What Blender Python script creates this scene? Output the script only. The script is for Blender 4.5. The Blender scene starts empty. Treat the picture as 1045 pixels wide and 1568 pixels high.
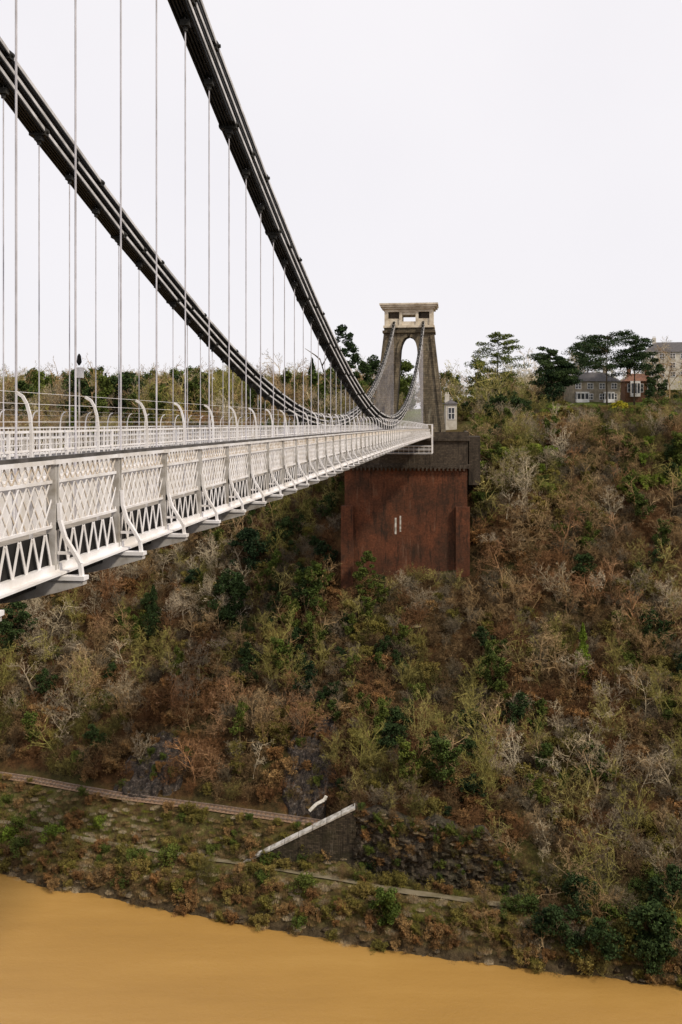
import bpy, math, random
import numpy as np
from mathutils import Vector
random.seed(7); rng=np.random.default_rng(7)
scene=bpy.context.scene
scene.view_settings.view_transform='Standard'
try: scene.view_settings.look='None'
except Exception: pass
scene.view_settings.exposure=0
F=1500.0; A=math.atan(177.5/1500.0); HY=650.0

# ---------------------------------------------------------------- noise
_tab=rng.random((256,256))
def vn(x,y,seed=0):
    x=np.asarray(x,float)+seed*17.3; y=np.asarray(y,float)+seed*9.1
    xi=np.floor(x).astype(int); yi=np.floor(y).astype(int); fx=x-xi; fy=y-yi
    fx=fx*fx*(3-2*fx); fy=fy*fy*(3-2*fy)
    g=lambda a,b:_tab[a&255,b&255]
    return (g(xi,yi)*(1-fx)+g(xi+1,yi)*fx)*(1-fy)+(g(xi,yi+1)*(1-fx)+g(xi+1,yi+1)*fx)*fy
def fbm(x,y,seed=0,o=4):
    s=0;a=.5
    for i in range(o):
        s=s+a*(vn(np.asarray(x)*2**i,np.asarray(y)*2**i,seed+i)-.5)*2; a*=.5
    return s
# ---------------------------------------------------------------- terrain
SU=[-400,-120,-56.8,-38.5,-22.2,1.65,16.1,29.9,45.6,120,400]
SV=[230,185,163,155,150,141.5,136.4,133,131,128,150]
def S_(u): return float(np.interp(u,SU,SV))
def shore(u): return np.interp(u,SU,SV)+.6*(vn(np.asarray(u,float)/2.2,0.0,40)-.5)+1.6*(vn(np.asarray(u,float)/9,3.0,41)-.5)
PT=[-400,-6,-2,0,3,6.3,9.8,13,14.2,17.8,22,30,53,75,90,150,260,700,4000]
PZ=[-80,-80,-77,-75.2,-72.6,-70.2,-70,-66.3,-65,-65,-60.5,-53,-29.5,-6,-2,3,5,8,8]
def sm(x,a,b):
    t=np.clip((np.asarray(x,float)-a)/(b-a),0,1); return t*t*(3-2*t)
def height(u,v):
    u=np.asarray(u,float); v=np.asarray(v,float)
    t=v-shore(u)
    z=np.interp(t,PT,PZ)
    k1=sm(u,0,3)*(1-sm(u,27,33))
    z=z+k1*(1-sm(t,12.6,13.2))*np.minimum(0,-70-z)*sm(t,9.8,10)
    k=k1*(sm(t,12.8,13.8))*(1-sm(t,26,34))
    z=z+k*np.maximum(0,(-60.8-.10*np.clip(u,0,40)+ (t-13)*.62)-z)
    amp=sm(t,19,32)
    z=z+amp*(fbm(u/22,v/22,1,4)*5.5)*(1-.6*sm(t,70,95))
    z=z+sm(t,1.0,4)*(1-sm(t,5,6.3))*fbm(u/3,v/3,5,2)*.5
    z=z+sm(t,9.4,10.5)*(1-sm(t,13,14))*(1-k1)*fbm(u/2.4,v/1.5,15,2)*.7
    z=z+(1-sm(np.abs(t-.5),0,3))*fbm(u/1.2,v/1.2,6,2)*.6
    z=z+4.5*sm(u,25,70)*sm(t,60,90)
    z=z+sm(t,300,900)*fbm(u/160,v/160,8,3)*14
    near=np.interp(v,[-4000,-60,-5,1.2,3,8,40,70,80],[2,0,-1.75,-1.8,-7,-20,-66,-79,-80])
    near=near+fbm(u/9,v/9,9,3)*3*sm(v,4,10)*(1-sm(v,60,75))
    z=np.where(v<80,near,z)
    return z
def hgt(u,v): return float(height(u,v))
def hit(px,py,v0=100,v1=420):
    vs=np.arange(v0,v1,.25); us=(px-522.5)/F*vs; zs=(HY-py)/F*vs
    hh=height(us,vs); i=np.argmax(hh>=zs)
    return float(us[i]),float(vs[i]),float(hh[i])

# ---------------------------------------------------------------- materials
def newmat(name):
    m=bpy.data.materials.new(name); m.use_nodes=True
    nt=m.node_tree; b=nt.nodes['Principled BSDF']; return m,nt,b
def L(nt,a,b): nt.links.new(a,b)
def noise(nt,scale,detail=4,coord='Object',rough=.6):
    tc=nt.nodes.new('ShaderNodeTexCoord'); n=nt.nodes.new('ShaderNodeTexNoise')
    n.inputs['Scale'].default_value=scale; n.inputs['Detail'].default_value=detail; n.inputs['Roughness'].default_value=rough
    L(nt,tc.outputs[coord],n.inputs['Vector']); return n
def ramp(nt,src,stops):
    r=nt.nodes.new('ShaderNodeValToRGB'); L(nt,src,r.inputs['Fac'])
    e=r.color_ramp.elements
    while len(e)<len(stops): e.new(.5)
    for i,(p,c) in enumerate(stops):
        e[i].position=p; e[i].color=(*c,1)
    return r
def mixc(nt,fac,a,b,mode='MIX'):
    m=nt.nodes.new('ShaderNodeMix'); m.data_type='RGBA'; m.blend_type=mode
    if isinstance(fac,(int,float)): m.inputs[0].default_value=fac
    else: L(nt,fac,m.inputs[0])
    for s,x in ((6,a),(7,b)):
        if isinstance(x,tuple): m.inputs[s].default_value=(*x,1)
        else: L(nt,x,m.inputs[s])
    return m.outputs[2]
def bump(nt,b,src,strength=.4,dist=.1):
    n=nt.nodes.new('ShaderNodeBump'); n.inputs['Strength'].default_value=strength; n.inputs['Distance'].default_value=dist
    L(nt,src,n.inputs['Height']); L(nt,n.outputs[0],b.inputs['Normal'])
def mat_paint(name,c,c2=None,rough=.5,scale=3,metal=0,spec=.4):
    m,nt,b=newmat(name); c2=c2 or tuple(x*.72 for x in c)
    n=noise(nt,scale,6); r=ramp(nt,n.outputs[0],[(.35,c2),(.6,c)])
    L(nt,r.outputs[0],b.inputs['Base Color']); b.inputs['Roughness'].default_value=rough; b.inputs['Metallic'].default_value=metal
    b.inputs['Specular IOR Level'].default_value=spec
    return m
def mat_veg(name,c1,c2,c3=None):
    m,nt,b=newmat(name)
    oi=nt.nodes.new('ShaderNodeObjectInfo')
    r=ramp(nt,oi.outputs['Random'],[(0,c1),(.5,c2),(1,c3 or c1)])
    n=noise(nt,1.1,3); k=ramp(nt,n.outputs[0],[(.35,(.45,.45,.45)),(.65,(1.35,1.3,1.15))])
    col=mixc(nt,1.0,r.outputs[0],k.outputs[0],'MULTIPLY')
    L(nt,col,b.inputs['Base Color']); b.inputs['Roughness'].default_value=.8
    b.inputs['Specular IOR Level'].default_value=.12
    return m
def mat_brick(name,c1,c2,mortar,scale,stain=.5,sx=.5,sy=.25,dirt=(.03,.025,.02),streak=None):
    m,nt,b=newmat(name)
    tc=nt.nodes.new('ShaderNodeTexCoord'); sp=nt.nodes.new('ShaderNodeSeparateXYZ'); L(nt,tc.outputs['Object'],sp.inputs[0])
    ad=nt.nodes.new('ShaderNodeMath'); ad.operation='ADD'; L(nt,sp.outputs[0],ad.inputs[0]); L(nt,sp.outputs[1],ad.inputs[1])
    cb=nt.nodes.new('ShaderNodeCombineXYZ'); L(nt,ad.outputs[0],cb.inputs[0]); L(nt,sp.outputs[2],cb.inputs[1])
    br=nt.nodes.new('ShaderNodeTexBrick'); L(nt,cb.outputs[0],br.inputs['Vector'])
    br.inputs['Scale'].default_value=scale; br.inputs['Color1'].default_value=(*c1,1); br.inputs['Color2'].default_value=(*c2,1)
    br.inputs['Mortar'].default_value=(*mortar,1); br.inputs['Mortar Size'].default_value=.015
    br.inputs['Brick Width'].default_value=sx; br.inputs['Row Height'].default_value=sy
    n=noise(nt,.22,8,rough=.7); r=ramp(nt,n.outputs[0],[(.4,(0,0,0)),(.62,(1,1,1))])
    mu=nt.nodes.new('ShaderNodeMath'); mu.operation='MULTIPLY'; mu.inputs[1].default_value=stain; L(nt,r.outputs[0],mu.inputs[0])
    col=mixc(nt,mu.outputs[0],br.outputs['Color'],dirt)
    n2=noise(nt,2.5,6,rough=.75); r2=ramp(nt,n2.outputs[0],[(.3,(.55,.55,.55)),(.7,(1.3,1.25,1.2))])
    col=mixc(nt,1.0,col,r2.outputs[0],'MULTIPLY')
    if streak:
        mp=nt.nodes.new('ShaderNodeMapping'); mp.inputs['Scale'].default_value=(1.3,1.3,.16); L(nt,tc.outputs['Object'],mp.inputs[0])
        n3=nt.nodes.new('ShaderNodeTexNoise'); n3.inputs['Scale'].default_value=1; n3.inputs['Detail'].default_value=7; n3.inputs['Roughness'].default_value=.7; L(nt,mp.outputs[0],n3.inputs[0])
        r3=ramp(nt,n3.outputs[0],[(.58,(0,0,0)),(.70,(1,1,1))]); m3=nt.nodes.new('ShaderNodeMath'); m3.operation='MULTIPLY'; m3.inputs[1].default_value=.65; L(nt,r3.outputs[0],m3.inputs[0])
        col=mixc(nt,m3.outputs[0],col,streak)
        r4=ramp(nt,n3.outputs[0],[(.36,(1,1,1)),(.46,(0,0,0))]); m4=nt.nodes.new('ShaderNodeMath'); m4.operation='MULTIPLY'; m4.inputs[1].default_value=.75; L(nt,r4.outputs[0],m4.inputs[0])
        col=mixc(nt,m4.outputs[0],col,(.02,.016,.012))
    L(nt,col,b.inputs['Base Color']); b.inputs['Roughness'].default_value=.9; b.inputs['Specular IOR Level'].default_value=.2
    bump(nt,b,br.outputs['Fac'],.3,-.03)
    return m

WHITE=mat_paint('white_paint',(.82,.80,.81),(.64,.60,.56),.45,1.6)
CREAMP=mat_paint('weathered_paint',(.72,.67,.62),(.46,.37,.27),.55,3)
GREYP=mat_paint('grey_paint',(.48,.455,.43),(.26,.23,.19),.5,3)
DARK=mat_paint('dark_iron',(.025,.023,.022),(.012,.011,.011),.7,3,spec=.1)
CAP=mat_paint('handrail_dark',(.10,.09,.085),(.05,.045,.04),.6,3,spec=.2)
CHAINM=mat_paint('chain_iron_shaded',(.034,.032,.027),(.016,.015,.013),.6,1.5,spec=.2)  # near-black iron: shade on the chain undersides put into the colour
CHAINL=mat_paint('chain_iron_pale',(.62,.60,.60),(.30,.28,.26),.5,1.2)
ROD=mat_paint('rod_paint',(.58,.56,.60),(.40,.38,.40),.5,2)
ASPH=mat_paint('asphalt',(.06,.06,.06),(.04,.04,.04),.9,3)
FOOT=mat_paint('footway_boards',(.30,.27,.24),(.2,.18,.16),.9,3)
STONE=mat_brick('tower_stone',(.225,.185,.125),(.145,.12,.08),(.07,.06,.045),.55,.6,streak=(.30,.27,.20))
CREAM=mat_paint('cream_stone',(.66,.585,.47),(.42,.345,.25),.8,.8)
DSTONE=mat_brick('dark_stone',(.10,.08,.06),(.065,.052,.04),(.03,.025,.02),.8,.5,streak=(.16,.14,.11))
BRICK=mat_brick('red_brick',(.175,.062,.030),(.125,.043,.022),(.10,.06,.035),1.6,.85,dirt=(.045,.027,.018),streak=(.20,.12,.08))
RUBBLE=mat_brick('rubble_stone',(.12,.095,.07),(.04,.032,.025),(.012,.01,.008),.9,.6,dirt=(.035,.034,.016),streak=(.28,.25,.20))
GLASS=mat_paint('window_glass',(.05,.055,.06),(.03,.03,.035),.08,1)
SLATE=mat_paint('slate_roof',(.10,.09,.09),(.06,.055,.055),.7,2)
TILE=mat_paint('tile_roof',(.2,.09,.05),(.12,.06,.04),.8,2)
COPE=mat_paint('pale_coping',(.60,.57,.52),(.26,.235,.19),.9,1.1)

def mat_ground():
    m,nt,b=newmat('ground_earth')
    n=noise(nt,.06,8,rough=.65)
    r=ramp(nt,n.outputs[0],[(.3,(.024,.018,.009)),(.45,(.10,.052,.023)),(.55,(.055,.040,.018)),(.62,(.05,.050,.016)),(.75,(.13,.072,.034))])  # earth tones lowered to stand in for shade between the trees
    n2=noise(nt,1.2,8,rough=.75); r2=ramp(nt,n2.outputs[0],[(.35,(.4,.4,.4)),(.65,(1.35,1.3,1.2))])
    col=mixc(nt,1.0,r.outputs[0],r2.outputs[0],'MULTIPLY')
    geo=nt.nodes.new('ShaderNodeNewGeometry'); sp=nt.nodes.new('ShaderNodeSeparateXYZ'); L(nt,geo.outputs['Position'],sp.inputs[0])
    gb=nt.nodes.new('ShaderNodeMapRange'); gb.inputs[1].default_value=-64; gb.inputs[2].default_value=-67; gb.inputs[3].default_value=0; gb.inputs[4].default_value=.85
    L(nt,sp.outputs[2],gb.inputs[0])
    nb=noise(nt,.7,8,rough=.75); rb=ramp(nt,nb.outputs[0],[(.36,(.04,.027,.013)),(.47,(.10,.075,.03)),(.54,(.10,.10,.026)),(.66,(.22,.17,.08))])
    col=mixc(nt,gb.outputs[0],col,rb.outputs[0])
    mr=nt.nodes.new('ShaderNodeMapRange'); mr.inputs[1].default_value=-74.4; mr.inputs[2].default_value=-73.0; mr.inputs[3].default_value=1; mr.inputs[4].default_value=0
    L(nt,sp.outputs[2],mr.inputs[0])
    rm=ramp(nt,n2.outputs[0],[(.35,(.03,.022,.013)),(.65,(.11,.08,.045))])
    col=mixc(nt,mr.outputs[0],col,rm.outputs[0])
    mg=nt.nodes.new('ShaderNodeMapRange'); mg.inputs[1].default_value=-3; mg.inputs[2].default_value=4; L(nt,sp.outputs[2],mg.inputs[0])
    n3=noise(nt,.15,5); r3=ramp(nt,n3.outputs[0],[(.35,(.06,.06,.022)),(.6,(.12,.15,.03))])
    col=mixc(nt,mg.outputs[0],col,r3.outputs[0])
    L(nt,col,b.inputs['Base Color']); b.inputs['Roughness'].default_value=.95; b.inputs['Specular IOR Level'].default_value=.1
    bump(nt,b,n2.outputs[0],.8,.5)
    return m
def mat_water():
    m,nt,b=newmat('muddy_water')
    tc=nt.nodes.new('ShaderNodeTexCoord'); mp=nt.nodes.new('ShaderNodeMapping'); mp.inputs['Scale'].default_value=(.025,.14,1)
    mp.inputs['Rotation'].default_value=(0,0,.24); L(nt,tc.outputs['Object'],mp.inputs[0])
    n=nt.nodes.new('ShaderNodeTexNoise'); n.inputs['Scale'].default_value=1; n.inputs['Detail'].default_value=8; n.inputs['Roughness'].default_value=.65; L(nt,mp.outputs[0],n.inputs[0])
    r=ramp(nt,n.outputs[0],[(.28,(.33,.185,.050)),(.5,(.375,.212,.057)),(.72,(.42,.245,.070))])
    L(nt,r.outputs[0],b.inputs['Base Color']); b.inputs['Roughness'].default_value=.16
    n2=noise(nt,1.9,8,rough=.75); bump(nt,b,n2.outputs[0],.6,.12)
    return m
GROUND=mat_ground(); WATER=mat_water()
PATHM=mat_paint('path_gravel',(.20,.165,.105),(.11,.09,.045),.95,.4)
BALL=mat_paint('rail_ballast',(.27,.17,.10),(.14,.085,.055),.95,2.5)
RAILM=mat_paint('rail_steel',(.32,.25,.20),(.18,.12,.09),.5,2)
ROCKM,_nt,_b=newmat('quarry_rock')
_n=noise(_nt,1.1,10,rough=.85); _r=ramp(_nt,_n.outputs[0],[(.40,(.010,.009,.008)),(.48,(.045,.035,.028)),(.56,(.11,.08,.06)),(.66,(.40,.37,.34))])
L(_nt,_r.outputs[0],_b.inputs['Base Color']); _b.inputs['Roughness'].default_value=.95; bump(_nt,_b,_n.outputs[0],1,.8)

# ---------------------------------------------------------------- mesh helpers
def mk(name,v,f,mats,parent=None,mi=None,smooth=False,link=True):
    me=bpy.data.meshes.new(name); me.from_pydata([tuple(x) for x in v],[],f)
    if not isinstance(mats,(list,tuple)): mats=[mats]
    for m in mats: me.materials.append(m)
    if mi is not None: me.polygons.foreach_set('material_index',np.asarray(mi,dtype=np.int32))
    if smooth: me.polygons.foreach_set('use_smooth',np.ones(len(me.polygons),dtype=bool))
    me.update(); o=bpy.data.objects.new(name,me)
    if link: scene.collection.objects.link(o)
    if parent: o.parent=parent
    return o
def empty(name,loc=(0,0,0),rz=0):
    o=bpy.data.objects.new(name,None); o.location=loc; o.rotation_euler=(0,0,rz); scene.collection.objects.link(o); return o
class MB:
    def __init__(s): s.v=[]; s.f=[]
    def hexa(s,p):
        n=len(s.v); s.v+= [tuple(x) for x in p]
        s.f+=[(n,n+3,n+2,n+1),(n+4,n+5,n+6,n+7),(n,n+1,n+5,n+4),(n+1,n+2,n+6,n+5),(n+2,n+3,n+7,n+6),(n+3,n,n+4,n+7)]
    def box(s,x0,x1,y0,y1,z0,z1):
        s.hexa([(x0,y0,z0),(x1,y0,z0),(x1,y1,z0),(x0,y1,z0),(x0,y0,z1),(x1,y0,z1),(x1,y1,z1),(x0,y1,z1)])
    def beam(s,p,q,w,h,side=(1,0,0)):
        p=Vector(p);q=Vector(q);d=(q-p).normalized(); a=Vector(side); a=(a-d*a.dot(d)).normalized(); b=d.cross(a)
        a=a*w/2;b=b*h/2
        s.hexa([p-a-b,p+a-b,p+a+b,p-a+b,q-a-b,q+a-b,q+a+b,q-a+b])
    def cyl(s,p,q,r0,r1=None,n=6):
        r1=r0 if r1 is None else r1
        p=Vector(p);q=Vector(q);d=(q-p).normalized(); a=d.orthogonal().normalized(); b=d.cross(a); k=len(s.v)
        for c,r in((p,r0),(q,r1)):
            for i in range(n):
                t=2*math.pi*i/n; s.v.append(tuple(c+a*math.cos(t)*r+b*math.sin(t)*r))
        for i in range(n): s.f.append((k+i,k+(i+1)%n,k+n+(i+1)%n,k+n+i))
        s.f.append(tuple(k+i for i in range(n))[::-1]); s.f.append(tuple(k+n+i for i in range(n)))
    def done(s,name,mat,parent=None): return mk(name,s.v,s.f,mat,parent)

# ---------------------------------------------------------------- world, light, camera
w=bpy.data.worlds.new('World'); scene.world=w; w.use_nodes=True; nt=w.node_tree
bg=nt.nodes['Background']; sky=nt.nodes.new('ShaderNodeTexSky'); sky.sky_type='NISHITA'; sky.sun_disc=False
SE,SR=math.radians(44),math.radians(128)
sky.sun_elevation=SE; sky.sun_rotation=SR
tc=nt.nodes.new('ShaderNodeTexCoord'); nz=nt.nodes.new('ShaderNodeTexNoise'); nz.inputs['Scale'].default_value=1.6; nz.inputs['Detail'].default_value=5
L(nt,tc.outputs['Generated'],nz.inputs['Vector'])
cl=ramp(nt,nz.outputs[0],[(.3,(.90,.875,.915)),(.7,(.985,.955,.98))])
sc_=nt.nodes.new('ShaderNodeVectorMath'); sc_.operation='SCALE'; sc_.inputs[3].default_value=10.0; L(nt,cl.outputs[0],sc_.inputs[0])
mx=mixc(nt,.94,sky.outputs[0],sc_.outputs[0])
L(nt,mx,bg.inputs['Color']); bg.inputs['Strength'].default_value=.1
sd=bpy.data.lights.new('sun','SUN'); sd.energy=3.0; sd.angle=math.radians(6); sd.color=(1,.90,.74)
so=bpy.data.objects.new('sun',sd); scene.collection.objects.link(so)
dv=Vector((math.sin(SR)*math.cos(SE),math.cos(SR)*math.cos(SE),math.sin(SE)))
so.rotation_euler=dv.to_track_quat('Z','Y').to_euler()
cd=bpy.data.cameras.new('camera'); cam=bpy.data.objects.new('camera',cd); scene.collection.objects.link(cam); scene.camera=cam
cd.sensor_fit='VERTICAL'; cd.sensor_height=36; cd.lens=36*F/1568; cd.shift_y=-(784-HY)/1568
cam.rotation_euler=(math.pi/2,0,0); cd.clip_end=9000; cd.clip_start=.1

# ---------------------------------------------------------------- ground sheet
def grow_axis(c0,c1,step,lim0,lim1):
    a=list(np.arange(c0,c1+.01,step)); s=step
    while a[-1]<lim1: s*=1.25; a.append(a[-1]+s)
    s=step
    while a[0]>lim0: s*=1.25; a.insert(0,a[0]-s)
    return np.array(a)
ua=grow_axis(-110,110,.9,-3500,3500); va=np.concatenate([grow_axis(-2,4,.6,-2500,4)[:-1],np.arange(4,120,2.5),grow_axis(120,250,.7,120,4500)])
va=np.unique(np.round(va,3))
U,V=np.meshgrid(ua,va); Z=height(U,V)
nu,nv=len(ua),len(va)
verts=np.stack([U.ravel(),V.ravel(),Z.ravel()],1)
I=np.arange(nv*nu).reshape(nv,nu)
faces=np.stack([I[:-1,:-1].ravel(),I[:-1,1:].ravel(),I[1:,1:].ravel(),I[1:,:-1].ravel()],1).tolist()
mk('ground',verts,faces,GROUND,smooth=True)
mk('river_water',[(-3500,30,-75),(3500,30,-75),(3500,1200,-75),(-3500,1200,-75)],[(0,1,2,3)],WATER)

def strip(name,t0,t1,z,mat,u0=-110,u1=110,parent=None,step=1.5,wob=0):
    us=np.arange(u0,u1+.1,step); v=[];f=[]
    for u in us:
        s=S_(u); k=wob*float(vn(u/4,1.0,61)-.5); v+=[(u,s+t0+k,z),(u,s+t1+k*.4,z)]
    for i in range(len(us)-1): f.append((2*i,2*i+2,2*i+3,2*i+1))
    return mk(name,v,f,mat,parent)
strip('riverside_path',7.5,9.0,-69.9,PATHM,wob=.8)
rw=empty('railway_track')
strip('ballast',14.4,17.6,-64.82,BALL,u0=-110,u1=-1,parent=rw)
mb=MB()
for tt in (15.3,16.75):
    us=np.arange(-110,-1,1.5)
    for a_,b_ in zip(us[:-1],us[1:]):
        mb.beam((a_,S_(a_)+tt,-64.62),(b_,S_(b_)+tt,-64.62),.10,.16,(0,1,0))
mb.done('rails',RAILM,rw)
mb=MB()
for u in np.arange(-110,-1,.75):
    s=S_(u); mb.box(u-.10,u+.10,s+14.9,s+17.1,-64.80,-64.72)
mb.done('sleepers',mat_paint('sleeper_timber',(.16,.11,.075),(.10,.07,.05),.9),rw)

# ---------------------------------------------------------------- suspension bridge
br=empty('suspension_bridge',rz=-A)
def zt(s): return -.45+.00322*s-2.72e-5*s*s
SP=2.44; S0=12.4-SP*7; NP=82
posts=[S0+SP*i for i in range(NP)]
def parapet(c,out,tag):
    x=-c
    W=MB();Cc=MB();D=MB();G=MB();K=MB()
    for i in range(NP-1):
        s0,s1=posts[i],posts[i+1]; a,b=zt(s0),zt(s1)
        far=s0>110
        def pt(s,h,dx=0):
            k=(s-s0)/SP; return (x+dx*out,s,a+(b-a)*k+h)
        K.beam(pt(s0,-.025),pt(s1,-.025),.075,.05)
        W.beam(pt(s0,-.08),pt(s1,-.08),.10,.055)
        W.beam(pt(s0,-.34),pt(s1,-.34),.05,.04)
        W.beam(pt(s0,-.93),pt(s1,-.93),.05,.035)
        W.beam(pt(s0,-1.48),pt(s1,-1.48),.12,.09)
        W.beam(pt(s0,-1.54,.06),pt(s1,-1.54,.06),.22,.03)
        n=12 if not far else 6
        for j in range(n):
            q0=s0+.09+(SP-.18)*j/n; q1=s0+.09+(SP-.18)*(j+1)/n
            Cc.beam(pt(q0,-.12),pt(q1,-.32),.015,.022); Cc.beam(pt(q0,-.32,.012),pt(q1,-.12,.012),.012,.022)
        st=.226 if not far else .45; lo,hi=-.92,-.355; hh=hi-lo; run=hh*.75
        q=s0+.06-run
        while q<s1-.06:
            for sg in(1,-1):
                a0=q; z0,z1=(lo,hi) if sg==1 else (hi,lo)
                k0=max(0,(s0+.06-a0)/run); k1=min(1,(s1-.06-a0)/run)
                if k1-k0>.05:
                    (W if sg==1 else Cc).beam(pt(a0+run*k0,z0+(z1-z0)*k0,.008*sg),pt(a0+run*k1,z0+(z1-z0)*k1,.008*sg),.010,.026)
            q+=st
        n=6; dq=(SP-.18)/n
        for j in range(n):
            q0=s0+.09+dq*j
            W.beam(pt(q0+.03*dq,-1.45,.012),pt(q0+.5*dq,-1.02,.012),.010,.05)
            W.beam(pt(q0+.5*dq,-1.02,.024),pt(q0+.97*dq,-1.45,.024),.010,.05)
        D.beam(pt(s0,-1.235,-.035),pt(s1,-1.235,-.035),.02,.42)
    for i,s in enumerate(posts):
        z=zt(s)
        G.box(x-.06,x+.06,s-.07,s-.005,z-1.5,z-.1); G.box(x-.06,x+.06,s+.02,s+.07,z-1.5,z-.1)
        D.box(x-.03,x+.03,s-.004,s+.019,z-1.5,z-.1)
        W.box(x-.09,x+.09,s-.10,s+.10,z-.11,z-.05); D.box(x-.075,x+.075,s-.04,s+.04,z-.97,z-.87)
        P=[(.09,-.62),(.10,-.85),(.17,-1.08),(.30,-1.28),(.38,-1.42),(.40,-1.58)]
        for (a0,h0),(a1,h1) in zip(P[:-1],P[1:]):
            W.beam((x+out*a0,s,z+h0),(x+out*a1,s,z+h1),.07,.045,(0,1,0))
        W.beam((x+out*.07,s,z-1.28),(x+out*.30,s,z-1.28),.03,.04,(0,1,0))
        W.box(min(x,x+out*.46),max(x,x+out*.46),s-.09,s+.09,z-1.63,z-1.575)
        prev=None
        for k in range(8):
            o=.44-k*.32; dep=.05+.30*math.sin(min(1,k/5)*math.pi/2)
            cur=(x+out*o,dep)
            if prev:
                n0=len(G.v)
                G.v+=[(prev[0],s-.07,z-1.64),(cur[0],s-.07,z-1.64),(cur[0],s-.07,z-1.64-cur[1]),(prev[0],s-.07,z-1.64-prev[1]),
                      (prev[0],s+.07,z-1.64),(cur[0],s+.07,z-1.64),(cur[0],s+.07,z-1.64-cur[1]),(prev[0],s+.07,z-1.64-prev[1])]
                G.f+=[(n0,n0+1,n0+2,n0+3),(n0+4,n0+7,n0+6,n0+5),(n0+3,n0+2,n0+6,n0+7)]
                if k==1: G.f.append((n0,n0+3,n0+7,n0+4))
            prev=cur
    W.done('parapet_white_'+tag,WHITE,br);Cc.done('parapet_lattice_'+tag,CREAMP,br);D.done('parapet_dark_'+tag,DARK,br);G.done('parapet_posts_'+tag,GREYP,br);K.done('handrail_'+tag,CAP,br)
parapet(5.3,1,'near'); parapet(14.7,-1,'far')
def ribbon(x0,x1,h0,h1,name,mat,step=4.88,sa=-4.7,sb=204):
    m=MB(); s=sa
    while s<sb:
        e=min(s+step,sb); a,b=zt(s),zt(e)
        m.hexa([(x0,s,a+h0),(x1,s,a+h0),(x1,e,b+h0),(x0,e,b+h0),(x0,s,a+h1),(x1,s,a+h1),(x1,e,b+h1),(x0,e,b+h1)]); s=e
    return m.done(name,mat,br)
ribbon(-14.5,-5.5,-1.75,-1.55,'deck_slab',DARK)
ribbon(-12.4,-7.6,-1.545,-1.50,'carriageway',ASPH)
ribbon(-7.0,-5.55,-1.545,-1.38,'footway_near',FOOT); ribbon(-14.45,-13.0,-1.545,-1.38,'footway_far',FOOT)
for c in(7.05,12.95):
    ribbon(-c-.02,-c+.02,-1.9,-.55,'longitudinal_girder_web',WHITE)
    ribbon(-c-.16,-c+.16,-.548,-.50,'longitudinal_girder_flange',WHITE)
    ribbon(-c-.16,-c+.16,-1.95,-1.902,'longitudinal_girder_bottom',GREYP)
R=MB()
for c in (7.25,12.75):
    s=-4.0; k=0
    while s<203:
        st=.24 if s<60 else .6
        z=zt(s); R.box(-c-.008,-c+.008,s-.007,s+.007,z-.5,z+.27)
        if k%10==0: R.box(-c-.025,-c+.025,s-.025,s+.025,z-1.5,z+.30)
        s+=st;k+=1
    for h in(.28,-.05):
        for i in range(NP-1):
            a,b=posts[i],posts[i+1]; R.beam((-c,a,zt(a)+h),(-c,b,zt(b)+h),.04,.035)
for c,o in((5.6,-1),(14.4,1)):
    for s in posts:
        z=zt(s); P=[(0,-1.4),(0,.38),(.02,.55),(.06,.69),(.12,.79),(.21,.84)]
        for (a0,h0),(a1,h1) in zip(P[:-1],P[1:]):
            R.beam((-c+o*a0,s,z+h0),(-c+o*a1,s,z+h1),.028,.04,(0,1,0))
    for a0,h in((0,.15),(0,.30),(0,.45),(.06,.69),(.21,.85)):
        for i in range(NP-1):
            a,b=posts[i],posts[i+1]; R.beam((-c+o*a0,a,zt(a)+h),(-c+o*a0,b,zt(b)+h),.006,.006)
R.done('railings',WHITE,br)
KC=.00187; D0=100.0
def zc(s): return .3+KC*(s-D0)**2-.42
Cd=MB();Cl=MB();H=MB();J=MB()
for c in(6.95,13.05):
    for tier in range(3):
        off=tier
        nodes=[posts[0]-SP*4+SP*(3*i+off) for i in range(-1,32)]
        nodes=[s for s in nodes if -8<s<208]
        nodes=[-8.0]+nodes+[208.0]
        for a,b in zip(nodes[:-1],nodes[1:]):
            if b-a<.3: continue
            za,zb=zc(a)+tier*.42,zc(b)+tier*.42
            for k,xx in enumerate((-.24,-.145,-.05,.045,.14)):
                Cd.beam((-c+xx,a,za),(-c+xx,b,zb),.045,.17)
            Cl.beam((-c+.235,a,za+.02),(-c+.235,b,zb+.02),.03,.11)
            Cd.beam((-c+.233,a,za-.06),(-c+.233,b,zb-.06),.03,.05)  # dark strip along the lower edge, painted-in shade under the pale plate
        for s in nodes[1:-1]:
            z=zc(s)+tier*.42
            J.box(-c-.28,-c+.26,s-.14,s+.14,z-.11,z+.11); J.cyl((-c-.32,s,z),(-c+.33,s,z),.055)
    for i in range(-3,NP+6):
        s=posts[0]+SP*i
        if s<-6 or s>203: continue
        z=zc(s); H.cyl((-c,s,zt(s)-1.45),(-c,s,z+.84),.020,n=5)
        J.box(-c-.12,-c+.12,s-.10,s+.10,z-.26,z-.10); J.cyl((-c,s,z-.38),(-c,s,z-.26),.07)
        Cl.box(-c-.04,-c+.04,s-.04,s+.04,z+.84,z+1.10)
        H.cyl((-c,s,zt(s)-.55),(-c,s,zt(s)-.1),.035,n=6)
Cd.done('chain_inner_plates',CHAINM,br);Cl.done('chain_outer_plates',CHAINL,br);J.done('chain_joints',CHAINM,br);H.done('hanger_rods',ROD,br)

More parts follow.
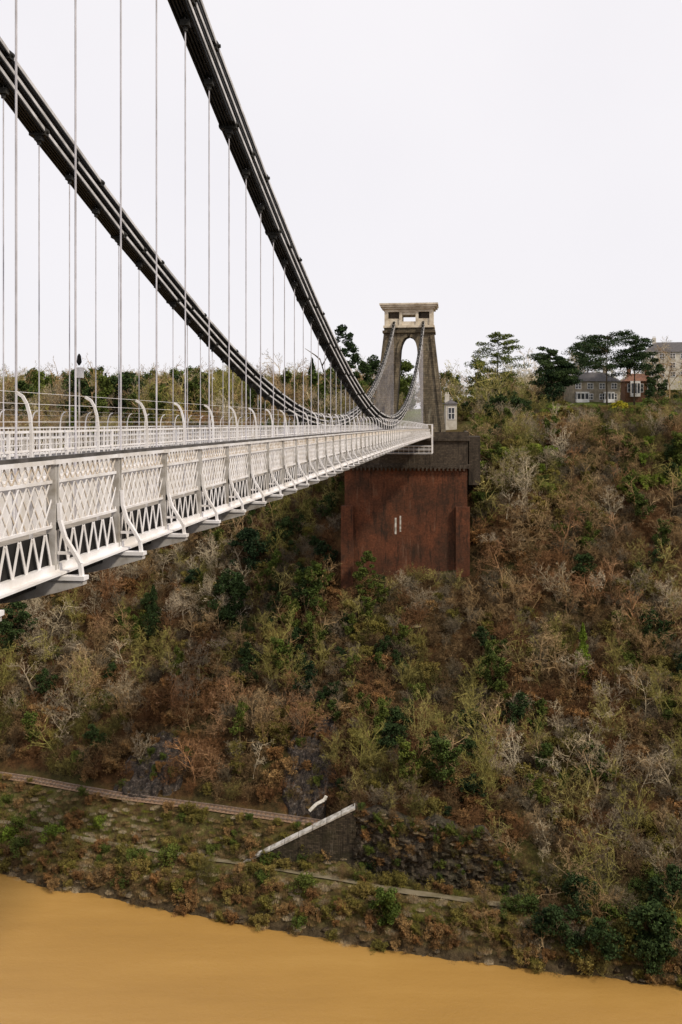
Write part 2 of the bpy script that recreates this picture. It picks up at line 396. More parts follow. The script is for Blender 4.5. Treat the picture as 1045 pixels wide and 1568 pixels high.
def tower(y0,zb,tag):
    dp=4.3
    T=MB()
    lev=[zb,0,4,8,12,14.5,16,17,17.8,18.3,18.6]
    def wo(z): return 7.75-(z-zb)*(7.75-5.15)/(20-zb)
    def wi(z):
        if z<=14.5: return 3.0-(z-zb)*(1.15)/(14.5-zb)
        t=(z-14.5)/4.1; return 1.85*math.sqrt(max(0,1-t**2))
    def dd(z): return dp-(z-zb)*.075
    for sg in (1,-1):
        for a,b in zip(lev[:-1],lev[1:]):
            P=[]
            for z in(a,b):
                o,i,d=wo(z),wi(z),dd(z)
                xs=sorted([-10+sg*i,-10+sg*o]); P+=[(xs[0],y0-d,z),(xs[1],y0-d,z),(xs[1],y0+d,z),(xs[0],y0+d,z)]
            T.hexa(P)
    P=[]
    for z in(18.6,20.3):
        o,d=wo(min(z,20)),dd(z); P+=[(-10-o,y0-d,z),(-10+o,y0-d,z),(-10+o,y0+d,z),(-10-o,y0+d,z)]
    T.hexa(P); T.done('tower_legs_'+tag,STONE,br)
    Q=MB()
    for sg in(1,-1):
        for a,b in zip(lev[:-1],lev[1:]):
            da,db=dd(a)+.18,dd(b)+.18
            Q.beam((-10+sg*(wi(a)+.35),y0-da,a),(-10+sg*(wi(b)+.35),y0-db,b),.6,.36)
            Q.beam((-10+sg*(wo(a)-.45),y0-da,a),(-10+sg*(wo(b)-.45),y0-db,b),.8,.36)
    Q.box(-15.5,-4.5,y0-3.2,y0+3.2,19.2,19.7); Q.done('tower_arch_ring_'+tag,STONE,br)
    d=2.75
    C=MB()
    C.box(-15.35,-4.65,y0-d-.15,y0+d+.15,20.3,20.75)
    for xa,xb in((-15.1,-14.3),(-12.0,-11.4),(-8.6,-8.0),(-5.7,-4.9)): C.box(xa,xb,y0-d,y0+d,20.75,23.6)
    C.box(-15.1,-4.9,y0-d,y0+d,23.6,24.2)
    C.box(-14.3,-12.0,y0-d+.25,y0+d-.25,20.75,22.2);C.box(-8.0,-5.7,y0-d+.25,y0+d-.25,20.75,22.2)
    C.box(-11.4,-8.6,y0-d+.2,y0+d-.2,20.75,21.6); C.box(-11.4,-8.6,y0-d+.2,y0+d-.2,23.0,23.6)
    C.box(-15.5,-4.5,y0-d-.4,y0+d+.4,24.2,24.6); C.box(-15.9,-4.1,y0-d-.8,y0+d+.8,24.6,25.0); C.box(-16.1,-3.9,y0-d-1.0,y0+d+1.0,25.0,25.35)
    C.done('tower_attic_'+tag,CREAM,br)
    E=MB(); E.box(-14.3,-12.0,y0-d+.5,y0+d-.5,22.2,23.6); E.box(-8.0,-5.7,y0-d+.5,y0+d-.5,22.2,23.6)
    E.done('tower_attic_recess_'+tag,DSTONE,br)
tower(208,-2.5,'far'); tower(-7.5,-2.5,'near')
ab=empty('brick_abutment',rz=-A)
m=MB(); m.box(-22,2,192,232,-60,-8.6); m.done('brick_body',BRICK,ab)
m=MB(); m.box(-22.6,-20.2,190.8,192,-60,-16);m.box(-.2,2.5,191.0,192,-60,-16); m.done('buttresses',BRICK,ab)
m=MB(); m.box(-22.4,2.4,191.6,232,-8.6,-7.9); m.box(-22.1,2.1,191.9,232,-7.9,-3.2); m.box(-22.5,2.5,191.5,232,-3.2,-2.7)
m.box(-4.4,2.3,191.8,192.5,-2.7,-1.45); m.box(1.6,2.3,192.5,232,-2.7,-1.45); m.box(-22.3,-15.6,191.8,192.5,-2.7,-1.45); m.box(2.35,4.6,196,232,-12,-2.4)
i=-22
while i<2: m.box(i,i+.35,191.3,191.62,-9.0,-8.3); i+=.8
m.done('stone_cap',DSTONE,ab)
m=MB(); m.box(-12.1,-11.75,191.93,192.0,-21.5,-18.3);m.box(-11.15,-10.85,191.93,192.0,-21,-17.9); m.done('pale_slit_vents',COPE,ab)
na=empty('stone_abutment',rz=-A); m=MB(); m.box(-20,-3.2,-30,-.5,-30,-2.75); m.done('stone_body',RUBBLE,na)

ga=empty('maintenance_gantry',rz=-A); m=MB()
z=zt(186)
for s in(181,189):
    for x in(-14.9,-4.6):
        m.box(x-.06,x+.06,s-.06,s+.06,z-4.6,z+.8)
for h in(-4.6,-3.9,-3.3,.8):
    for s in(181,189): m.box(-14.9 if h<0 else -5.6,-4.6,s-.05,s+.05,z+h-.05,z+h+.05)
    for x in(-14.9,-4.6):
        if h<0 or x>-5: m.box(x-.05,x+.05,181,189,z+h-.051,z+h+.051)
for i in range(11):
    x=-14.4+i*.93; m.box(x-.03,x+.03,180.97,181.03,z-4.6,z-3.3)
for i in range(8): m.beam((-4.6,181+i,z-4.6),(-4.6,182+i,z-3.3),.05,.05)
for i in range(9): m.box(-4.63,-4.57,180.97+i,181.03+i,z-4.6,z+.8 if i%2==0 else z-3.3)
m.done('frame',WHITE,ga); m=MB(); m.box(-14.8,-4.7,181.1,188.9,z-4.75,z-4.62); m.done('platform',DARK,ga)

m=MB(); lp=empty('street_lamp',rz=-A)
s=33.9; c=13.5; z=zt(s)
m.cyl((-c,s,z-1.4),(-c,s,z+2.35),.035); m.done('pole',GREYP,lp)
m=MB(); m.cyl((-c,s,z+2.62),(-c,s,z+2.84),.10,.07,8); m.cyl((-c,s,z+2.84),(-c,s,z+2.92),.07,.02,8);m.cyl((-c,s,z+2.5),(-c,s,z+2.62),.03,.10,8); m.done('lantern',DARK,lp)
m=MB(); m.box(-c-.14,-c+.14,s-.1,s+.1,z+2.05,z+2.42); m.done('control_box',WHITE,lp)

# ---------------------------------------------------------------- vegetation prototypes
class Veg:
    def __init__(s,seed): s.v=[];s.f=[];s.m=[];s.r=random.Random(seed)
    def rv(s):
        while True:
            a=Vector((s.r.uniform(-1,1),s.r.uniform(-1,1),s.r.uniform(-1,1)))
            if .05<a.length<1: return a.normalized()
    def seg(s,p,q,r0,r1,mi=0):
        d=(q-p).normalized(); a=d.orthogonal().normalized(); b=d.cross(a); k=len(s.v)
        for c,r in((p,r0),(q,r1)):
            for i in range(3):
                t=math.pi*2/3*i; s.v.append(c+a*(math.cos(t)*r)+b*(math.sin(t)*r))
        for i in range(3): s.f.append((k+i,k+(i+1)%3,k+3+(i+1)%3,k+3+i)); s.m.append(mi)
    def twig(s,p,q,w,mi=0):
        d=(q-p).normalized(); a=d.cross(s.rv()).normalized()*w; k=len(s.v)
        s.v+=[p-a,p+a,q]; s.f.append((k,k+1,k+2)); s.m.append(mi)
    def leaf(s,p,sz,mi=1):
        a=s.rv()*sz; b=a.cross(s.rv()).normalized()*sz*s.r.uniform(.4,.9); k=len(s.v)
        s.v+=[p-a,p-b*.8,p+a,p+b]; s.f.append((k,k+1,k+2,k+3)); s.m.append(mi)
    def grow(s,p,d,Ln,r,lev,cfg,mi=0):
        n=[5,3,2,1,1][lev]; maxl=cfg['lv']; cnt=cfg['n'][lev] if lev<maxl else 0
        kids=[]
        for i in range(n):
            d=(d+s.rv()*cfg['wig']+Vector((0,0,cfg['up'])) ).normalized(); q=p+d*(Ln/n)
            r0=r*(1-.75*i/n); r1=r*(1-.75*(i+1)/n)
            if lev<=1: s.seg(p,q,r0,r1,mi)
            else: s.twig(p,q,max(r0,cfg['tw']),mi)
            kids.append((p,q,d,i/n)); p=q
            if cfg.get('leafn') and lev>=cfg.get('lfl',1):
                for _ in range(cfg['leafn']): s.leaf(p+s.rv()*s.r.uniform(0,cfg['lr']),cfg['ls']*s.r.uniform(.6,1.4))
        for j in range(cnt):
            k=cfg['start'] if lev==0 else .15
            t=k+(1-k)*(j+s.r.random())/max(cnt,1); i=min(n-1,int(t*n)); a,b,dd,_=kids[i]
            pp=a.lerp(b,t*n-i); side=dd.cross(s.rv()).normalized(); sp=cfg['sp']*s.r.uniform(.7,1.2)
            nd=(dd*(1-.35*sp)+side*sp).normalized()
            s.grow(pp,nd,Ln*cfg['rat']*s.r.uniform(.65,1.15)*(1.15-.55*t),r*.45,lev+1,cfg,mi)
VC=bpy.data.collections.new('woodland_plants')
names=[]
T_PALE=mat_veg('twig_pale',(.56,.49,.37),(.43,.36,.25),(.64,.57,.45))
T_BROWN=mat_veg('twig_brown',(.35,.24,.13),(.27,.185,.095),(.42,.31,.185))
T_RED=mat_veg('twig_reddish',(.34,.19,.10),(.27,.155,.085),(.40,.25,.15))
T_OLIVE=mat_veg('twig_mossy',(.32,.285,.095),(.24,.225,.07),(.38,.33,.13))
T_GREY=mat_veg('twig_grey',(.40,.335,.25),(.28,.235,.17),(.46,.39,.30))
U_BROWN=mat_veg('underwood_brown_shaded',(.19,.125,.066),(.13,.087,.046),(.24,.165,.09))  # underwood set: twig tones darkened, thicket shade painted into the colour
U_RED=mat_veg('underwood_reddish_shaded',(.22,.115,.055),(.17,.09,.045),(.27,.15,.075))
U_OLIVE=mat_veg('underwood_mossy_shaded',(.165,.145,.045),(.12,.112,.035),(.20,.17,.065))
U_GREY=mat_veg('underwood_grey_shaded',(.21,.17,.12),(.14,.115,.08),(.26,.22,.165))
BARK=mat_veg('bark_dark',(.09,.065,.04),(.06,.045,.03),(.12,.09,.06))
LF_D=mat_veg('leaf_dark',(.028,.052,.018),(.042,.068,.022),(.020,.040,.018))
LF_M=mat_veg('leaf_ivy',(.075,.11,.022),(.10,.125,.026),(.055,.085,.022))
LF_O=mat_veg('leaf_olive',(.18,.155,.038),(.13,.118,.030),(.23,.18,.055))
LF_B=mat_veg('leaf_bright',(.16,.24,.028),(.13,.19,.028),(.22,.27,.04))
LF_Y=mat_veg('leaf_yellow',(.45,.38,.03),(.32,.30,.03),(.52,.43,.04))
LF_T=mat_veg('leaf_dead',(.25,.135,.055),(.18,.10,.045),(.31,.20,.09))
base=dict(lv=4,n=[9,6,6,3],wig=.22,up=.05,rat=.5,sp=.95,start=.25,tw=.020)
def bare(seed,Hh,cfg=None,stems=1,r=.13):
    c=dict(base); c.update(cfg or {}); g=Veg(seed)
    for k in range(stems):
        d=Vector((g.r.uniform(-.4,.4)*(stems>1),g.r.uniform(-.4,.4)*(stems>1),1)).normalized()
        g.grow(Vector((g.r.uniform(-.2,.2),g.r.uniform(-.2,.2),-.5)),d,Hh*g.r.uniform(.75,1),r,0,c)
    return g
i_={}
def R_(key,vg,mats):
    nm='%02d_%s'%(len(names),key); i_.setdefault(key,[]).append(len(names)); names.append(nm)
    v=np.array([tuple(x) for x in vg.v]); o=mk(nm,v,vg.f,mats,mi=vg.m,link=False); VC.objects.link(o)
for k,(nm,tw) in enumerate((('bare_tree_pale',T_PALE),('bare_tree_brown',T_BROWN),('bare_tree_red',T_RED),('bare_tree_olive',T_OLIVE),('bare_tree_grey',T_GREY))):
    for q in range(3):
        if q==0: g=bare(10+k*3,8.0,dict(wig=.28))
        elif q==1: g=bare(11+k*3,7.0,dict(n=[7,6,5,3],start=.1,sp=.8,up=.10,rat=.55),stems=3,r=.08)
        else: g=bare(12+k*3,6.5,dict(n=[10,7,5,3],start=.18,sp=1.15,up=.02,rat=.62,wig=.3),r=.11)
        R_(nm,g,[tw])
for nm,tw in(('thicket_brown',U_BROWN),('thicket_grey',U_GREY),('thicket_olive',U_OLIVE),('thicket_red',U_RED)):
    g=bare(len(names)+50,3.2,dict(lv=3,n=[6,5,5],start=.05,sp=.8,up=.10,rat=.58,tw=.020),stems=7,r=.035); R_(nm,g,[tw])
for q in range(2):
    g=bare(80+q,8,dict(n=[8,5,4,3],leafn=0)); gi=Veg(90+q)
    gi.grow(Vector((0,0,-.3)),Vector((0,0,1)),6.5,.16,0,dict(base,lv=3,n=[9,5,4],leafn=11,lfl=0,lr=.55,ls=.15,rat=.36))
    k=len(g.v); g.v+=gi.v; g.f+=[tuple(x+k for x in f) for f in gi.f]; g.m+=gi.m; R_('ivy_tree',g,[T_BROWN,LF_M])
for q in range(2):
    g=Veg(100+q); g.grow(Vector((0,0,-.3)),Vector((0,0,1)),4.6,.12,0,dict(base,lv=3,n=[11,6,4],leafn=9,lfl=1,lr=.45,ls=.145,rat=.55,start=.1)); R_('evergreen_bush',g,[BARK,LF_D])
g=Veg(110)
for k in range(5): g.grow(Vector((g.r.uniform(-.6,.6),g.r.uniform(-.6,.6),-.2)),Vector((g.r.uniform(-.5,.5),g.r.uniform(-.5,.5),1)).normalized(),1.9,.04,0,dict(base,lv=2,n=[8,6],leafn=4,lfl=1,lr=.3,ls=.10,rat=.6,start=.1))
R_('leafy_bush_olive',g,[U_BROWN,LF_O]); R_('leafy_bush_green',g,[U_BROWN,LF_B]); R_('leafy_bush_dead',g,[U_BROWN,LF_T]); R_('leafy_bush_ivy',g,[U_BROWN,LF_M]); R_('leafy_bush_yellow',g,[T_OLIVE,LF_Y])
g=Veg(120)
for k in range(420):
    a=g.r.uniform(0,6.28); rr=g.r.uniform(0,1.1)**.8; p=Vector((math.cos(a)*rr,math.sin(a)*rr,-.1)); d=Vector((g.r.uniform(-.6,.6),g.r.uniform(-.6,.6),1)).normalized()
    g.twig(p,p+d*g.r.uniform(.3,.9),.02)
    if k%2: g.leaf(p+d*g.r.uniform(.1,.6),.07)
R_('tuft_tan',g,[T_PALE,LF_T]); R_('tuft_green',g,[LF_O,LF_B]); R_('tuft_brown',g,[T_BROWN,LF_O])
for q in range(2):
    g=Veg(130+q); nn=7
    for a in range(nn):
        for b_ in range(nn):
            th=a/(nn-1)*math.pi; ph=b_/nn*2*math.pi; rr=.4*g.r.uniform(.6,1.25)
            g.v.append(Vector((math.sin(th)*math.cos(ph)*rr*1.4,math.sin(th)*math.sin(ph)*rr,math.cos(th)*rr*.7)))
    for a in range(nn-1):
        for b_ in range(nn): g.f.append((a*nn+b_,a*nn+(b_+1)%nn,(a+1)*nn+(b_+1)%nn,(a+1)*nn+b_)); g.m.append(0)
    R_('boulder',g,[mat_veg('boulder_stone%d'%q,(.10,.075,.05),(.055,.042,.028),(.20,.165,.12))])

def scatter(name,pts,rz,sc,idx):
    n=len(pts); me=bpy.data.meshes.new(name); me.from_pydata([tuple(p) for p in pts],[],[])
    a=me.attributes.new('irot','FLOAT_VECTOR','POINT'); rr=np.zeros((n,3)); rr[:,2]=rz; rr[:,0]=rng.uniform(-.12,.12,n); rr[:,1]=rng.uniform(-.12,.12,n); a.data.foreach_set('vector',rr.ravel())
    a=me.attributes.new('iscl','FLOAT_VECTOR','POINT'); a.data.foreach_set('vector',np.asarray(sc,dtype=float).ravel())
    a=me.attributes.new('iidx','INT','POINT'); a.data.foreach_set('value',np.asarray(idx,dtype=np.int32))
    o=bpy.data.objects.new(name,me); scene.collection.objects.link(o)
    ng=bpy.data.node_groups.new(name,'GeometryNodeTree')
    ng.interface.new_socket('Geometry',in_out='INPUT',socket_type='NodeSocketGeometry'); ng.interface.new_socket('Geometry',in_out='OUTPUT',socket_type='NodeSocketGeometry')
    N=ng.nodes; gi=N.new('NodeGroupInput'); go=N.new('NodeGroupOutput'); ip=N.new('GeometryNodeInstanceOnPoints'); ci=N.new('GeometryNodeCollectionInfo')
    ci.inputs['Collection'].default_value=VC; ci.inputs['Separate Children'].default_value=True; ci.inputs['Reset Children'].default_value=True
    def na(nm,t):
        x=N.new('GeometryNodeInputNamedAttribute'); x.data_type=t; x.inputs['Name'].default_value=nm; return [q for q in x.outputs if q.enabled and q.name=='Attribute'][0]
    ip.inputs['Pick Instance'].default_value=True
    ng.links.new(gi.outputs[0],ip.inputs['Points']); ng.links.new(ci.outputs[0],ip.inputs['Instance'])
    ng.links.new(na('iidx','INT'),ip.inputs['Instance Index'])
    e=N.new('FunctionNodeEulerToRotation'); ng.links.new(na('irot','FLOAT_VECTOR'),e.inputs[0]); ng.links.new(e.outputs[0],ip.inputs['Rotation'])
    ng.links.new(na('iscl','FLOAT_VECTOR'),ip.inputs['Scale']); ng.links.new(ip.outputs[0],go.inputs[0])
    md=o.modifiers.new('scatter','NODES'); md.node_group=ng; return o

def loc(u,v): return u*math.cos(A)-v*math.sin(A), u*math.sin(A)+v*math.cos(A)
rocks=[(hit(238,1175),5.5,2.8),(hit(478,1178),3.4,5.0)]
HC=[(905,262,9),(977,268,7),(1026,290,9)]
def blocked(u,v,mg=0):
    x,s=loc(u,v)
    if -23.5-mg<x<3.5+mg and s>190.5-mg:
        if s<238: return True
        if -16<x<-4 and s<420: return True
    for (ru,rv,rz_),a,b in rocks:
        if ((u-ru)/a)**2+((v-rv)/b)**2<.8+.9*(float(vn(u/1.6,v/1.6,71))-.5): return True
    for px,d,rr in HC:
        hu=(px-522.5)/F*d
        if abs(u-hu)<rr+mg and abs(v-d)<7+mg: return True
    return False
def viewcap(u,v,s,hh):
    """keep gardens in front of the houses low"""
    px=522.5+F*u/v
    if 858<px<1050 and 185<v<300:
        room=((HY-(620 if px<1000 else 600))/F*v-hgt(u,v))/hh
        return min(s,room)
    return s
def grid(u0,u1,t0,t1,st):
    out=[]
    for u in np.arange(u0,u1,st):
        for t in np.arange(t0,t1,st):
            uu=u+rng.uniform(-.5,.5)*st; tt=t+rng.uniform(-.5,.5)*st
            out.append((uu,float(shore(uu))+tt,tt))
    return out
def wchoice(d):
    ks=list(d); return random.choices(ks,[d[k] for k in ks])[0]
pts=[];rz=[];sc=[];ix=[]
def add(u,v,key,s,sink=0,flat=1):
    hh=8 if 'tree' in key else 4.6 if 'ever' in key else 3.2 if 'thick' in key else 2.2
    s=viewcap(u,v,s,hh)
    if s<.2: return
    pts.append((u,v,hgt(u,v)-sink)); rz.append(random.uniform(0,6.28)); q=s*random.uniform(.9,1.15)*flat; sc.append((q,q,s)); ix.append(random.choice(i_[key]))
for u,v,t in grid(-115,115,13.5,86,3.2):
    if blocked(u,v,1.0): continue
    if t<20 and u<1: continue
    if t<25 and u<-2 and random.random()<.5: continue
    n1=float(vn(u/12,v/12,3)); n2=float(vn(u/15,v/15,6)); n3=float(vn(u/8,v/8,12))
    if n3<.2 and random.random()<.75: continue
    if n1<.34: ws=dict(bare_tree_red=5,bare_tree_brown=5,bare_tree_pale=1)
    elif n1<.54: ws=dict(bare_tree_brown=5,bare_tree_grey=3,bare_tree_olive=3,bare_tree_pale=1)
    elif n1<.70: ws=dict(bare_tree_olive=6,bare_tree_grey=3,ivy_tree=1.2,bare_tree_brown=2)
    else: ws=dict(bare_tree_grey=5,bare_tree_pale=3,bare_tree_olive=3)
    if n2>.64 and u<12: ws=dict(ivy_tree=2.5,evergreen_bush=3.5,bare_tree_olive=4)
    elif n2>.76: ws=dict(ivy_tree=2,evergreen_bush=1.5,bare_tree_olive=4,bare_tree_brown=2)
    elif random.random()<.06: ws=dict(ivy_tree=3,evergreen_bush=2,bare_tree_pale=2)
    s=random.uniform(.65,1.35)
    x,sl=loc(u,v)
    if -24<x<-3 and sl>168: s=min(s,.75)
    elif u>8 and t>70: s=min(s,.95)
    if t<18: s*=.6
    k=wchoice(ws)
    add(u,v,k,s*(.85 if k=='evergreen_bush' else 1))
for u,v,t in grid(-115,115,13.4,95,1.95):
    if blocked(u,v,.3): continue
    if u<0 and t<18.6: continue
    n1=float(vn(u/8,v/8,21)); n2=float(vn(u/15,v/15,22))
    if n1<.36: ws=dict(leafy_bush_dead=3,thicket_red=5,thicket_brown=2,tuft_tan=.5)
    elif n1<.64: ws=dict(thicket_brown=6,thicket_grey=4,leafy_bush_olive=1.5)
    else: ws=dict(thicket_olive=5,leafy_bush_olive=2.5,leafy_bush_ivy=1.5,thicket_grey=2,thicket_brown=1)
    if t>66 and u>22 and n2>.35: ws=dict(leafy_bush_green=3,leafy_bush_olive=2,leafy_bush_ivy=2,thicket_olive=3,thicket_brown=1)
    add(u,v,wchoice(ws),random.uniform(.8,1.35))
scatter('hillside_woodland',pts,rz,sc,ix)
pts=[];rz=[];sc=[];ix=[]
for u,v,t in grid(-75,75,.3,14.0,.85):
    if 7.0<t<9.3: continue
    if t>9.5 and u>-1 and random.random()<.6: continue
    if t>12.2 and u>-1: continue
    if t<1.6:
        if random.random()<.3: add(u,v,'boulder',random.uniform(.4,1.3))
        if random.random()<.5: continue
    n1=float(vn(u/5,v/4,31))
    if n1<.4: ws=dict(tuft_green=2.2,tuft_tan=2.2,tuft_brown=1.5)
    elif n1<.65: ws=dict(tuft_brown=3,tuft_tan=1,leafy_bush_dead=1,leafy_bush_olive=1)
    else: ws=dict(thicket_brown=2,leafy_bush_olive=1.5,leafy_bush_ivy=.8,tuft_brown=2,thicket_olive=1.5)
    if t<3.5: ws=dict(tuft_brown=3,tuft_tan=1,thicket_brown=2,leafy_bush_dead=1.4,leafy_bush_olive=1)
    k=wchoice(ws); s=random.uniform(.45,.9)
    if 'thicket' in k: s*=.62
    if t>11.8: s*=.8
    add(u,v,k,s)
    if random.random()<.055 and t<11.5: add(u,v,wchoice(dict(leafy_bush_olive=2,leafy_bush_green=1,leafy_bush_ivy=2,thicket_olive=3,thicket_brown=3,leafy_bush_dead=1)),random.uniform(.8,1.35)*(.7 if t>8 else 1))
for u,v,t in grid(13,80,1.0,13,2.2):
    if 6.5<t<10 and u<27: continue
    if random.random()<.05+.5*(u<28): continue
    add(u,v,wchoice(dict(thicket_grey=3,thicket_brown=2,thicket_olive=3,leafy_bush_olive=2,evergreen_bush=.8,leafy_bush_ivy=1.5,bare_tree_brown=1.5,bare_tree_olive=1)),random.uniform(.8,1.4)*(.55 if u<30 else 1))
scatter('riverside_scrub',pts,rz,sc,ix)
pts=[];rz=[];sc=[];ix=[]
for u,v,t in grid(-180,160,90,230,6.0):
    if blocked(u,v,2): continue
    right=u>12
    if right:
        px=522.5+F*u/v
        if 850<px<1060 and v<300: continue
        s=random.uniform(.85,1.4)
    else: s=random.uniform(1.4,2.3)
    x,sl=loc(u,v)
    if -23<x<6: s*=.65
    add(u,v,wchoice(dict(bare_tree_grey=3,bare_tree_brown=4,bare_tree_olive=5,ivy_tree=4,bare_tree_pale=.6)),s,flat=.9)
for u,v,t in grid(15,130,88,150,3.6):
    if blocked(u,v,1): continue
    add(u,v,wchoice(dict(leafy_bush_green=2.5,leafy_bush_olive=3,leafy_bush_ivy=3,thicket_olive=3,thicket_brown=2,evergreen_bush=1.6)),random.uniform(1.0,1.8)*(.7 if t>105 else 1))
for u in np.arange(-900,900,9):
    for v in (420,450,500,580):
        uu=u+rng.uniform(-5,5)
        add(uu,v+rng.uniform(-12,12),wchoice(dict(bare_tree_grey=5,bare_tree_brown=4,bare_tree_pale=1,ivy_tree=2)),random.uniform(1.8,2.9))
scatter('distant_treeline',pts,rz,sc,ix)

def cypress(name,u,v,Hh,w,mat,seed,z=None):
    g=Veg(seed); p=Vector((0,0,-.5)); g.seg(p,Vector((0,0,Hh*.8)),w*.06,.04,0)
    for k in range(5200):
        t=g.r.random()**.8; rad=w*(math.sin(min(1,t*1.25+.12)*math.pi)**.6 if t<.75 else (1-t)/.25*.55+.05)*.5
        a=g.r.uniform(0,6.283); lump=1+.30*math.sin(a*3+t*17+seed)+.22*math.sin(a*5-t*31)
        rr=rad*lump*g.r.uniform(.4,1.0)
        g.leaf(Vector((math.cos(a)*rr,math.sin(a)*rr,t*Hh+.2+g.r.uniform(-.3,.3))),.16*max(.8,Hh/11),1)
    o=mk(name,np.array([tuple(x) for x in g.v]),g.f,[BARK,mat],mi=g.m); o.location=(u,v,hgt(u,v) if z is None else z); return o
def bushy(name,u,v,Hh,w,mat,seed,z=None):
    g=Veg(seed); g.grow(Vector((0,0,-.4)),Vector((0,0,1)),Hh*.7,Hh*.02,0,dict(base,lv=1,n=[10],start=.1,rat=.5))
    for k in range(44):
        t=g.r.random(); a=g.r.uniform(0,6.283); rr=w*.42*math.sqrt(max(0,1-(2*t*.9-.8)**2))*g.r.random()**.5
        c=Vector((math.cos(a)*rr,math.sin(a)*rr,Hh*(.10+.84*t))); cr=w*g.r.uniform(.09,.18)
        for _ in range(110):
            o=g.rv()*cr*g.r.random()**.4; o.z*=.7; g.leaf(c+o,.045*w*g.r.uniform(.4,.8)+.04)
    o=mk(name,np.array([tuple(x) for x in g.v]),g.f,[BARK,mat],mi=g.m); o.location=(u,v,hgt(u,v) if z is None else z); return o
def pine(name,u,v,Hh,w,seed,mat=None,z=None,nb=34,st=.35):
    g=Veg(seed); p=Vector((0,0,-.5)); top=[]
    for i in range(6):
        q=p+(Vector((0,0,1))+g.rv()*.06).normalized()*(Hh/6*.95); g.seg(p,q,.32*(1-i/7),.32*(1-(i+1)/7)); top.append((p.copy(),q.copy())); p=q
    for k in range(nb):
        t=st+(1-st)*(k+g.r.random()*.6)/nb; i=min(5,int(t*6)); a,b=top[i]; pp=a.lerp(b,t*6-i)
        an=g.r.uniform(0,6.283); Lb=w*.5*(1.05-.55*((t-st)/(1-st))**2)*g.r.uniform(.5,1.1)
        dd=Vector((math.cos(an),math.sin(an),.35)); q=pp
        for j in range(3):
            q2=q+(dd+g.rv()*.15).normalized()*Lb/3; g.seg(q,q2,.07*(1-j*.3),.07*(1-(j+1)*.3)); q=q2; dd.z*=.4
            cr=Lb*.22+.5
            for _ in range([50,100,130][j]):
                o=g.rv()*cr*g.r.random()**.5; o.z*=.42; g.leaf(q+o,.21,1)
    o=mk(name,np.array([tuple(x) for x in g.v]),g.f,[BARK,mat or LF_D],mi=g.m); o.location=(u,v,hgt(u,v) if z is None else z); return o
def at(px,v): return (px-522.5)/F*v
def topz(py,v): return (HY-py)/F*v
def put(kind,name,px,ytop,v,w,seed,mat=None,**kw):
    u=at(px,v); z=hgt(u,v); Hh=topz(ytop,v)-z
    if kind=='c': cypress(name,u,v,Hh,w,mat or LF_D,seed)
    elif kind=='b': bushy(name,u,v,Hh,w,mat or LF_D,seed)
    elif kind=='t':
        k=i_[mat][seed%len(i_[mat])]; src=VC.objects[names[k]]
        o=bpy.data.objects.new(name,src.data); scene.collection.objects.link(o); o.location=(u,v,z); q=Hh/7.0; o.scale=(q*w,q*w,q); o.rotation_euler=(0,0,seed)
    else: pine(name,u,v,Hh,w,seed,mat,**kw)
put('b','evergreen_tree',525,492,255,9,1); put('b','evergreen_tree',577,534,262,8,2); put('b','evergreen_tree',556,550,258,8,22); put('b','evergreen_tree',540,520,262,7,23)
put('b','evergreen_tree',124,560,262,11,3); put('b','evergreen_tree',195,568,262,13,4); put('c','conifer_tree',478,550,270,3.5,5); put('b','evergreen_tree',620,552,300,11,6,LF_M)
put('b','evergreen_tree',272,572,275,9,15); put('c','conifer_tree',162,574,268,4,16); put('b','evergreen_tree',40,580,270,12,17,LF_M); put('b','evergreen_tree',350,570,275,9,18,LF_M)
put('p','pine_tree',762,504,262,15,31,LF_M,nb=36,st=.25); put('p','pine_tree',842,528,240,12,32,nb=34,st=.4); put('p','pine_tree',930,504,250,20,33,nb=40,st=.5); put('p','pine_tree',900,518,275,13,34,nb=34,st=.45)
put('p','pine_tree',972,508,252,12,35,nb=32,st=.48); put('p','pine_tree',862,540,242,8,37,st=.45);put('b','evergreen_tree',1004,545,258,6,36); put('b','evergreen_tree',735,545,258,9,38,LF_M); put('b','evergreen_tree',842,566,236,8,39)
put('t','bare_tree',805,532,268,1.1,1,'bare_tree_pale');put('t','bare_tree',875,512,262,.7,2,'bare_tree_pale');put('t','bare_tree',1040,508,300,1.0,3,'bare_tree_grey');put('t','bare_tree',1008,520,285,.9,4,'bare_tree_grey')
put('t','bare_tree',1025,535,262,1.0,5,'bare_tree_brown')
put('t','bare_tree',715,545,245,1.0,2,'bare_tree_olive');put('t','bare_tree',745,556,240,1.1,1,'bare_tree_olive');put('t','bare_tree',782,562,236,1.1,0,'bare_tree_olive');put('t','bare_tree',430,542,280,1.0,1,'bare_tree_grey');put('t','bare_tree',92,552,270,.9,2,'bare_tree_grey')
put('t','bare_tree',330,556,280,1.1,5,'bare_tree_olive');put('t','bare_tree',395,560,280,1.1,4,'bare_tree_brown');put('t','bare_tree',225,560,280,1.1,3,'bare_tree_olive');put('t','bare_tree',455,556,285,1.0,2,'bare_tree_brown')
def plant(name,px,pyb,Hpx,kind,w=2,mat=None,seed=1):
    u,v,z=hit(px,pyb); Hh=Hpx/F*v
    (cypress if kind=='c' else bushy)(name,u,v,Hh,w,mat,seed,z)
plant('ivy_column_tree',893,1045,86,'c',2.4,LF_B,41); plant('yellow_shrub',948,634,18,'b',4.5,LF_Y,42)
plant('ivy_climber',562,915,72,'b',5,LF_M,43); plant('yellow_green_shrub',822,806,46,'b',4.5,LF_O,44)
plant('evergreen_shrub',592,1420,58,'b',5,LF_M,45)
plant('evergreen_shrub',1000,1465,78,'b',8,LF_D,46); plant('evergreen_tree',352,965,92,'b',9,LF_D,47);plant('evergreen_tree',235,985,85,'c',3.5,LF_D,48)
